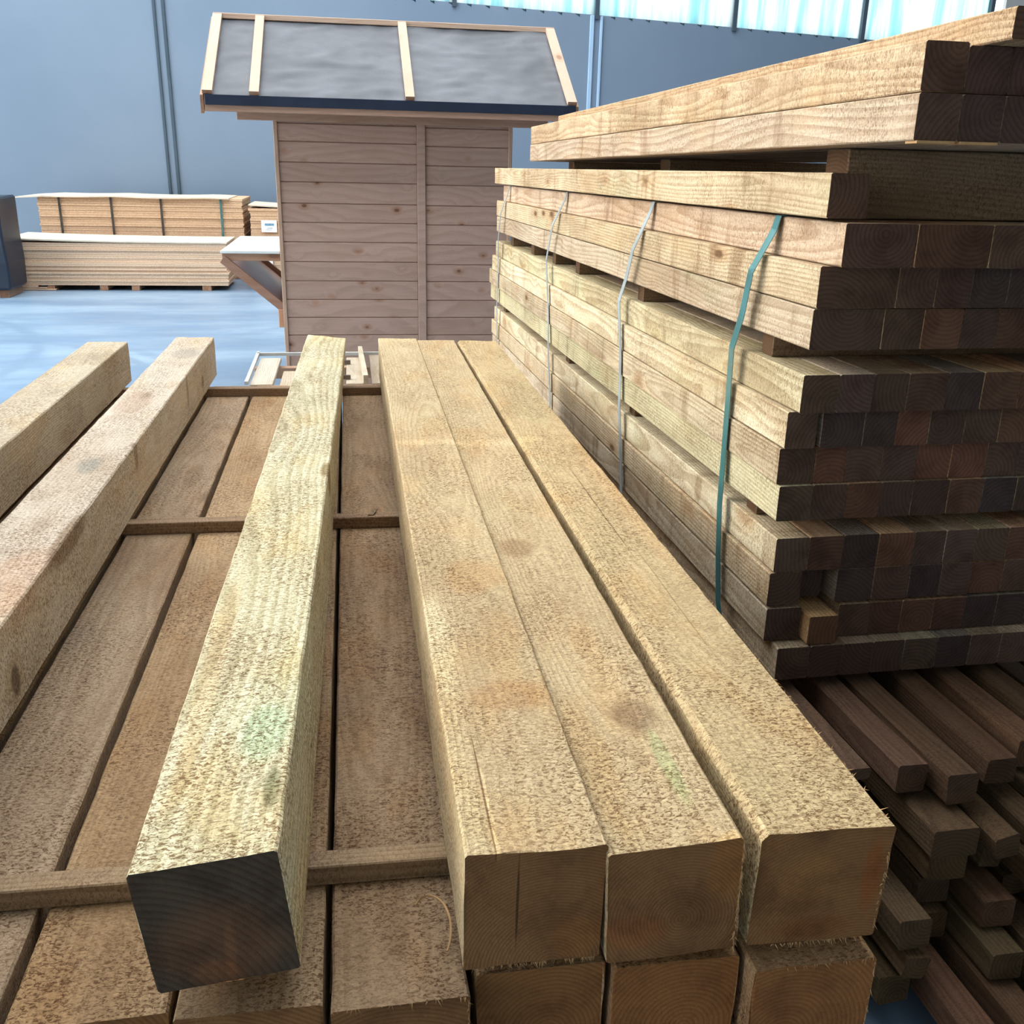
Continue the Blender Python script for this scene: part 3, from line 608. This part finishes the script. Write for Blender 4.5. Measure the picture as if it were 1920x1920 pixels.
for jj, y in enumerate((1.75, 3.2, 4.6)):
    o = link('ground_bearer', box_mesh('ground_bearer', 0.78, 1.8, 0, 0.09, 0, 0.030, 0.002), M['batten'], loc=(0, y, 0.0))
    setp(o, 'low bearer on the floor under the %s of the loose sticks' % ('near end', 'middle', 'far end')[jj], 'batten', 'bearers under the loose sticks')

# ------------------------------------------------------------------ garden kiosk
kiosk = empty('garden_kiosk', (0.3, 7.4, 0.0))
setp(kiosk, 'small brown clapboard garden kiosk with a grey felt pitched roof and pale battens', 'shed')
KL = Vector((0.3, 7.4, 0.0))
def kp(name, me, mat, parent=None, color=None):
    o = link(name, me, M[mat] if isinstance(mat, str) else mat, parent or kiosk, color=color)
    if parent is None: o.location = -KL
    return o
def siding(x0, x1, zs, y0, y1, seed):
    r = random.Random(seed)
    for a, b2 in zip(zs[1:], zs[:-1]):
        bm = bmesh.new()
        d = 0.006
        pr = [(0, a+0.002), (0, b2-0.006), (0.010, b2), (0.020, b2), (0.020, a), (0.008, a)]   # shiplap profile with a recessed joint
        vs = [[bm.verts.new((x, y0+p[0], p[1])) for p in pr] for x in (x0, x1)]
        for i in range(6):
            bm.faces.new((vs[0][i], vs[0][(i+1) % 6], vs[1][(i+1) % 6], vs[1][i]))
        bm.faces.new(vs[0][::-1]); bm.faces.new(vs[1])
        bmesh.ops.recalc_face_normals(bm, faces=bm.faces)
        k = 1+r.uniform(-.05, .05)
        kp('siding_board', bm_mesh(bm, 'siding_board'), 'shed', color=(k, k*0.99, k*0.98))
zl = [1.905, 1.792, 1.684, 1.559, 1.439, 1.307, 1.187, 1.063, 0.936, 0.811, 0.688, 0.568, 0.449, 0.327, 0.205, 0.09]
zr = [1.905, 1.787, 1.674, 1.555, 1.435, 1.304, 1.181, 1.052, 0.922, 0.809, 0.683, 0.566, 0.445, 0.323, 0.2, 0.09]
siding(-0.435, 0.443, zl, 6.80, 6.82, 1); siding(0.503, 1.05, zr, 6.80, 6.82, 2)
kp('cover_strip', box_mesh('cover_strip', 0.445, 0.501, 6.788, 6.82, 0.09, 1.895, 0.003), 'shed', color=(1.02, 1.02, 1.02))
kp('corner_board', box_mesh('corner_board', -0.462, -0.436, 6.79, 6.86, 0.05, 1.905, 0.003), 'trimz', color=(0.9, 0.86, 0.84))
kp('corner_board', box_mesh('corner_board', 1.05, 1.075, 6.79, 6.86, 0.05, 1.905, 0.003), 'trimz', color=(0.85, 0.8, 0.78))
def gable(x0, x1):
    bm = bmesh.new(); P = [(6.83, 0.05), (8.0, 0.05), (8.0, 1.93), (7.41, 2.34), (6.83, 1.93)]
    a = [[bm.verts.new((x, *p)) for p in P] for x in (x0, x1)]
    for i in range(5): bm.faces.new((a[0][i], a[0][(i+1) % 5], a[1][(i+1) % 5], a[1][i]))
    bm.faces.new(a[0]); bm.faces.new(a[1][::-1]); bmesh.ops.recalc_face_normals(bm, faces=bm.faces); return bm_mesh(bm, 'gable_wall')
kp('gable_wall', gable(-0.455, -0.435), 'shed'); kp('gable_wall', gable(1.05, 1.07), 'shed')
kp('back_wall', box_mesh('back_wall', -0.43, 1.05, 7.98, 8.0, 0.05, 1.93), 'shed')
kp('floor_frame', box_mesh('floor_frame', -0.44, 1.06, 6.83, 7.99, 0.0, 0.05), 'trimx')
# roof: y 6.55 z 1.925 at the eave up to y 7.40 z 2.445 at the ridge
ey, ez, ry, rz = 6.55, 1.925, 7.405, 2.448
XL, XR = -0.845, 1.44
sl = Vector((0, ry-ey, rz-ez)); sln = sl.normalized(); nrm = Vector((0, -sln.z, sln.y))
def felt(front=True):
    bm = bmesh.new(); nx, ny = 90, 40; g = []
    for j in range(ny+1):
        row = []
        for i in range(nx+1):
            u, v = i/nx, j/ny
            x = XL+0.01+(XR-XL-0.02)*u; p = Vector((x, ey-0.012, ez-0.006))+sl*v*(0.985)
            d = 0.0
            q = x*0.75+v*0.9
            d += 0.014*max(0, noise.noise(Vector((q*4.2+x*.6, (v-x*.35)*9, 1.7))))+0.005*noise.noise(Vector((x*9, v*14, 4)))
            d += 0.010*math.exp(-((v-0.08-0.05*math.sin(x*6))/0.05)**2)*max(0, 0.3+noise.noise(Vector((x*5, 0, 9))))
            p += nrm*(0.004+d)
            if not front: p.y = 2*ry-p.y
            row.append(bm.verts.new(p))
        g.append(row)
    for j in range(ny):
        for i in range(nx): bm.faces.new((g[j][i], g[j][i+1], g[j+1][i+1], g[j+1][i]))
    bmesh.ops.recalc_face_normals(bm, faces=bm.faces)
    for f in bm.faces: f.smooth = True
    return bm_mesh(bm, 'roofing_felt')
def deck(front):
    s = 1 if front else -1
    mir = lambda p: Vector((p[0], p[1] if front else 2*ry-p[1], p[2]))
    c0 = Vector(((XL+XR)/2, ey, ez)) - nrm*0.012; c1 = c0+sl
    return bar_mesh('roof_deck', mir(c0), mir(c1), ((XR-XL)/2-0.012, 0, 0), (0, nrm.y*0.010*s, nrm.z*0.010))
for fr in (True, False):
    kp('roof_deck', deck(fr), 'shed'); kp('roofing_felt', felt(fr), 'felt')
for (x0, x1) in ((XL, XL+0.058), (-0.572, -0.515), (0.363, 0.418), (XR-0.058, XR)):
    for fr in (True, False):
        mir = lambda p: Vector((p[0], p[1] if fr else 2*ry-p[1], p[2])); s = 1 if fr else -1
        p = Vector(((x0+x1)/2, ey-0.006, ez-0.004))+nrm*0.026
        kp('roof_batten', bar_mesh('roof_batten', mir(p), mir(p+sl*0.985), ((x1-x0)/2, 0, 0), (0, nrm.y*0.012*s, nrm.z*0.012)), 'trimy')
kp('ridge_batten', box_mesh('ridge_batten', XL, XR, ry-0.045, ry+0.03, rz-0.012, rz+0.022, 0.003), 'trimx')
kp('felt_edge', box_mesh('felt_edge', XL+0.012, XR-0.004, ey-0.022, ey-0.010, ez-0.052, ez+0.006, 0.002), 'black_edge')
kp('eave_board', box_mesh('eave_board', XL+0.008, XR-0.006, ey-0.010, ey+0.012, ez-0.088, ez-0.012, 0.002), 'trimx', color=(0.74, 0.66, 0.64))
kp('verge_board', bar_mesh('verge_board', Vector((XL-0.006, ey-0.012, ez-0.05)), Vector((XL-0.006, ry, rz-0.05)), (0.009, 0, 0), (0, 0, 0.052)), 'trimy', color=(0.8, 0.74, 0.7))
kp('verge_board', bar_mesh('verge_board', Vector((XR+0.006, ey-0.012, ez-0.05)), Vector((XR+0.006, ry, rz-0.05)), (0.009, 0, 0), (0, 0, 0.052)), 'trimy', color=(0.8, 0.74, 0.7))
kp('purlin', box_mesh('purlin', -0.675, 1.30, 6.74, 6.785, 1.80, 1.865, 0.003), 'trimx', color=(0.78, 0.7, 0.66))
kp('purlin', box_mesh('purlin', -0.675, 1.30, 7.38, 7.43, 2.33, 2.41, 0.003), 'trimx', color=(0.78, 0.7, 0.66))
# serving counter and its folded brace on the left wall
for k, (ya, yb) in enumerate(((6.81, 7.22), (7.225, 7.66), (7.665, 8.08))):
    kp('counter_board', box_mesh('counter_board', -0.845, -0.465, ya, yb, 0.982, 1.0, 0.002), 'counter')
kp('counter_edge', box_mesh('counter_edge', -0.838, -0.465, 6.822, 6.845, 0.935, 0.981, 0.002), 'trimx', color=(0.74, 0.62, 0.56))
kp('counter_edge', box_mesh('counter_edge', -0.838, -0.818, 6.85, 8.06, 0.935, 0.981, 0.002), 'trimy', color=(0.74, 0.62, 0.56))
for y in (6.825, 8.07):
    kp('brace_rail', bar_mesh('brace_rail', (-0.835, y, 0.945), (-0.448, y, 0.615), (0, 0.018, 0), (0.017, 0, 0.020)), 'trimx', color=(0.62, 0.50, 0.46))
def film():
    bm = bmesh.new(); N = 14; r = []
    for k in range(N+1):
        t = k/N; p = Vector((-0.828+0.372*t, 0, 0.930-0.317*t)); d = 0.03*math.sin(math.pi*t)*0 
        r.append([])
        for j in range(13):
            s = j/12; sag = -0.055*math.sin(math.pi*s)
            r[-1].append(bm.verts.new((p.x+sag*0.65, 6.84+1.215*s, p.z+sag*0.76)))
    for k in range(N):
        for j in range(12): bm.faces.new((r[k][j], r[k+1][j], r[k+1][j+1], r[k][j+1])).smooth = True
    bmesh.ops.recalc_face_normals(bm, faces=bm.faces)
    me = bm_mesh(bm, 'brace_panel'); return me
kp('brace_panel', film(), 'film')
kp('brace_foot', box_mesh('brace_foot', -0.495, -0.462, 6.80, 6.86, 0.50, 0.62, 0.003), 'trimz', color=(1.0, 0.74, 0.58))

# ------------------------------------------------------------------ sheet stacks by the far wall
def panel_stack(label, x0, x1, y0, y1, z0, z1, mat, nsheet, seed, feet, group, top=None, strapx=(), loose=False):
    r = random.Random(seed); root = empty('board_stack', ((x0+x1)/2, (y0+y1)/2, 0)); setp(root, label, 'boards', group)
    L = Vector(root.location)
    def part(nm, me, m, color=None):
        o = link(nm, me, M[m], root, loc=-L, color=color); return o
    bm = bmesh.new(); th = (z1-z0)/nsheet
    for k in range(nsheet):
        dx, dy = r.uniform(-.006, .006), r.uniform(-.005, .005)
        if r.random() < .22: dx *= 3; dy -= 0.012
        add_box(bm, x0+dx, x1+dx, y0+dy, y1+dy, z0+th*k+0.0008, z0+th*(k+1)-0.0008)
    o = part('board_sheets', bm_mesh(bm, 'board_sheets'), mat); o['kind'] = 'stuff'
    # uppermost sheet, slightly sagging
    tx0, tx1, ty0, ty1 = top or (x0-0.01, x1+0.01, y0-0.015, y1)
    bm = bmesh.new(); N = 24; rows = []
    for k in range(N+1):
        t = k/N; x = tx0+(tx1-tx0)*t; dz = (0.030*(1-t)**3 if top is None else -0.012*abs(math.sin(t*7)) + (-0.03*(1-t*8) if t < .12 else 0))
        rows.append([bm.verts.new((x, yy, z1+0.003+dz+q)) for yy, q in ((ty0, 0), (ty1, 0), (ty1, 0.016), (ty0, 0.016))])
    for k in range(N):
        for q in range(4): bm.faces.new((rows[k][q], rows[k][(q+1) % 4], rows[k+1][(q+1) % 4], rows[k+1][q]))
    bm.faces.new(rows[0]); bm.faces.new(rows[-1][::-1]); bmesh.ops.recalc_face_normals(bm, faces=bm.faces)
    part('top_sheet', bm_mesh(bm, 'top_sheet'), 'chip_top')
    for xa, xb in feet: part('bearer_block', box_mesh('bearer_block', xa, xb, y0+0.01, y1-0.02, 0.0, z0, 0.004), 'trimy', (0.86, 0.8, 0.74))
    for xs, m in strapx:
        part('strap', box_mesh('strap', xs-0.014, xs+0.014, y0-0.022, y0-0.016, z0, z1+0.002), m)
        part('strap', box_mesh('strap', xs-0.014, xs+0.014, y0-0.02, y1+0.005, z1+0.0195 if top is None else z1-0.0, z1+0.0215 if top is None else z1+0.002), m)
    if loose:
        for k in range(3):
            part('loose_lath', box_mesh('loose_lath', x0+0.02, x0+0.5-0.1*k, y0-0.02, y0+0.10, 0.004+0.019*k, 0.020+0.019*k, 0.002), 'trimx', (0.95, 0.92, 0.88))
    return root
GP = 'stacks of boards by the far wall'
panel_stack('long chipboard stack on low blocks, in front of the strapped one', -4.015, -1.50, 12.68, 13.62, 0.062, 0.560, 'chip', 22, 1, ((-3.616, -3.54), (-3.02, -2.93), (-2.65, -2.56), (-1.82, -1.715)), GP, loose=True)
panel_stack('long plywood stack with dark straps against the far wall', -3.95, -1.40, 13.92, 15.10, 0.08, 1.035, 'ply', 34, 2, ((-3.8, -3.7), (-2.9, -2.8), (-2.2, -2.1), (-1.6, -1.5)), GP, top=(-4.20, -1.56, 13.86, 14.95),
            strapx=((-3.685, 'strap_dark'), (-3.05, 'strap_dark'), (-2.43, 'strap_dark'), (-1.673, 'strap_green')))
b3 = panel_stack('short carton coloured board stack with a white label, left of the kiosk by the wall', -1.31, -0.10, 13.9, 14.9, 0.08, 0.925, 'ply', 26, 3, ((-1.2, -1.1), (-0.3, -0.2)), GP)
lb = link('paper_label', box_mesh('paper_label', -1.165, -0.965, 13.868, 13.874, 0.622, 0.775, 0.001), M['paper'], b3, loc=-Vector(b3.location))
for (xa, xb, za, zb, m) in ((-1.12, -1.00, 0.705, 0.735, 'ink'), (-1.09, -1.02, 0.67, 0.678, 'inkd'), (-1.11, -1.03, 0.65, 0.656, 'inkd')):
    link('print_line', box_mesh('print_line', xa, xb, 13.8665, 13.8685, za, zb), M[m], lb)
b4 = panel_stack('low board stack with a white label seen under the kiosk counter', -1.20, 0.40, 12.72, 13.6, 0.08, 0.44, 'ply', 14, 4, ((-1.1, -1.0), (0.0, 0.1)), GP)
lb = link('paper_label', box_mesh('paper_label', -1.19, -0.955, 12.688, 12.694, 0.295, 0.435, 0.001), M['paper'], b4, loc=-Vector(b4.location))
for (xa, xb, za, zb, m) in ((-1.15, -1.02, 0.375, 0.395, 'ink'), (-1.13, -1.03, 0.35, 0.356, 'inkd')):
    link('print_line', box_mesh('print_line', xa, xb, 12.6865, 12.6885, za, zb), M[m], lb)
# dark wrapped stack at the left edge
wr = empty('wrapped_stack', (-4.6, 12.27, 0)); setp(wr, 'dark blue wrapped stack cut off by the left edge of the picture', 'boards')
def wrapme():
    bm = bmesh.new(); add_box(bm, -5.6, -3.80, 11.96, 12.58, 0.09, 1.09, 0.02)
    bmesh.ops.subdivide_edges(bm, edges=bm.edges[:], cuts=6, use_grid_fill=True)
    for v in bm.verts:
        q = noise.noise_vector(v.co*2.3)*0.02; v.co += q
    bmesh.ops.recalc_face_normals(bm, faces=bm.faces)
    return bm_mesh(bm, 'plastic_wrap')
link('plastic_wrap', wrapme(), M['wrap'], wr, loc=-Vector(wr.location))
for xa in (-5.4, -4.6, -3.9): link('bearer_block', box_mesh('bearer_block', xa-.05, xa+.05, 12.02, 12.52, 0, 0.085, 0.004), M['trimy'], wr, loc=-Vector(wr.location), color=(0.5, 0.45, 0.42))

# ------------------------------------------------------------------ low rack of offcuts between the pile and the kiosk
rk = empty('offcut_rack', (-0.2, 5.5, 0)); setp(rk, 'low rack of pale offcut boards and white rods just behind the pile', 'rack')
def rp(nm, me, m, color=None, parent=None): return link(nm, me, M[m], parent or rk, loc=-Vector(rk.location), color=color)
rp('board', box_mesh('board', -0.530, -0.415, 5.02, 5.72, 0.478, 0.50, 0.003), 'white_wood')
rp('edge_rod', bar_mesh('edge_rod', (-0.545, 5.02, 0.507), (-0.552, 5.85, 0.507), (0.009, 0, 0), (0, 0, 0.009)), 'rod')
rp('cross_rod', bar_mesh('cross_rod', (-0.555, 5.80, 0.507), (0.30, 5.80, 0.507), (0, 0.010, 0), (0, 0, 0.009)), 'rod')
rp('board', box_mesh('board', -0.385, -0.290, 5.02, 5.42, 0.463, 0.485, 0.003), 'white_wood', (0.86, 0.78, 0.70))
rp('upright_rod', bar_mesh('upright_rod', (-0.30, 5.10, 0.50), (-0.262, 5.40, 0.565), (0.009, 0, 0), (0, 0, 0.010)), 'rod')
rp('board', box_mesh('board', -0.045, 0.045, 5.02, 5.72, 0.478, 0.50, 0.003), 'white_wood', (0.84, 0.80, 0.74))
rp('batten', bar_mesh('batten', (0.055, 5.02, 0.520), (0.035, 5.85, 0.520), (0.012, 0, 0), (0, 0, 0.022)), 'white_wood', (0.98, 0.98, 0.92))
rp('board', box_mesh('board', 0.085, 0.165, 5.02, 5.80, 0.478, 0.50, 0.003), 'white_wood', (0.78, 0.72, 0.66))
for y in (5.12, 5.52): rp('bolt', bar_mesh('bolt', (-0.085, y, 0.512), (-0.022, y, 0.512), (0, 0.010, 0), (0, 0, 0.010)), 'steel')
for (xa, xb, ya, yb) in ((-0.56, 0.32, 5.03, 5.09), (-0.56, 0.32, 5.62, 5.68)): rp('cross_bearer', box_mesh('cross_bearer', xa, xb, ya, yb, 0.40, 0.462, 0.003), 'trimx', (0.7, 0.62, 0.56))
for x in (-0.53, 0.29):
    for y in (5.06, 5.65): rp('leg', box_mesh('leg', x-.03, x+.03, y-.03, y+.03, 0.0, 0.40, 0.003), 'trimz', (0.7, 0.62, 0.56))
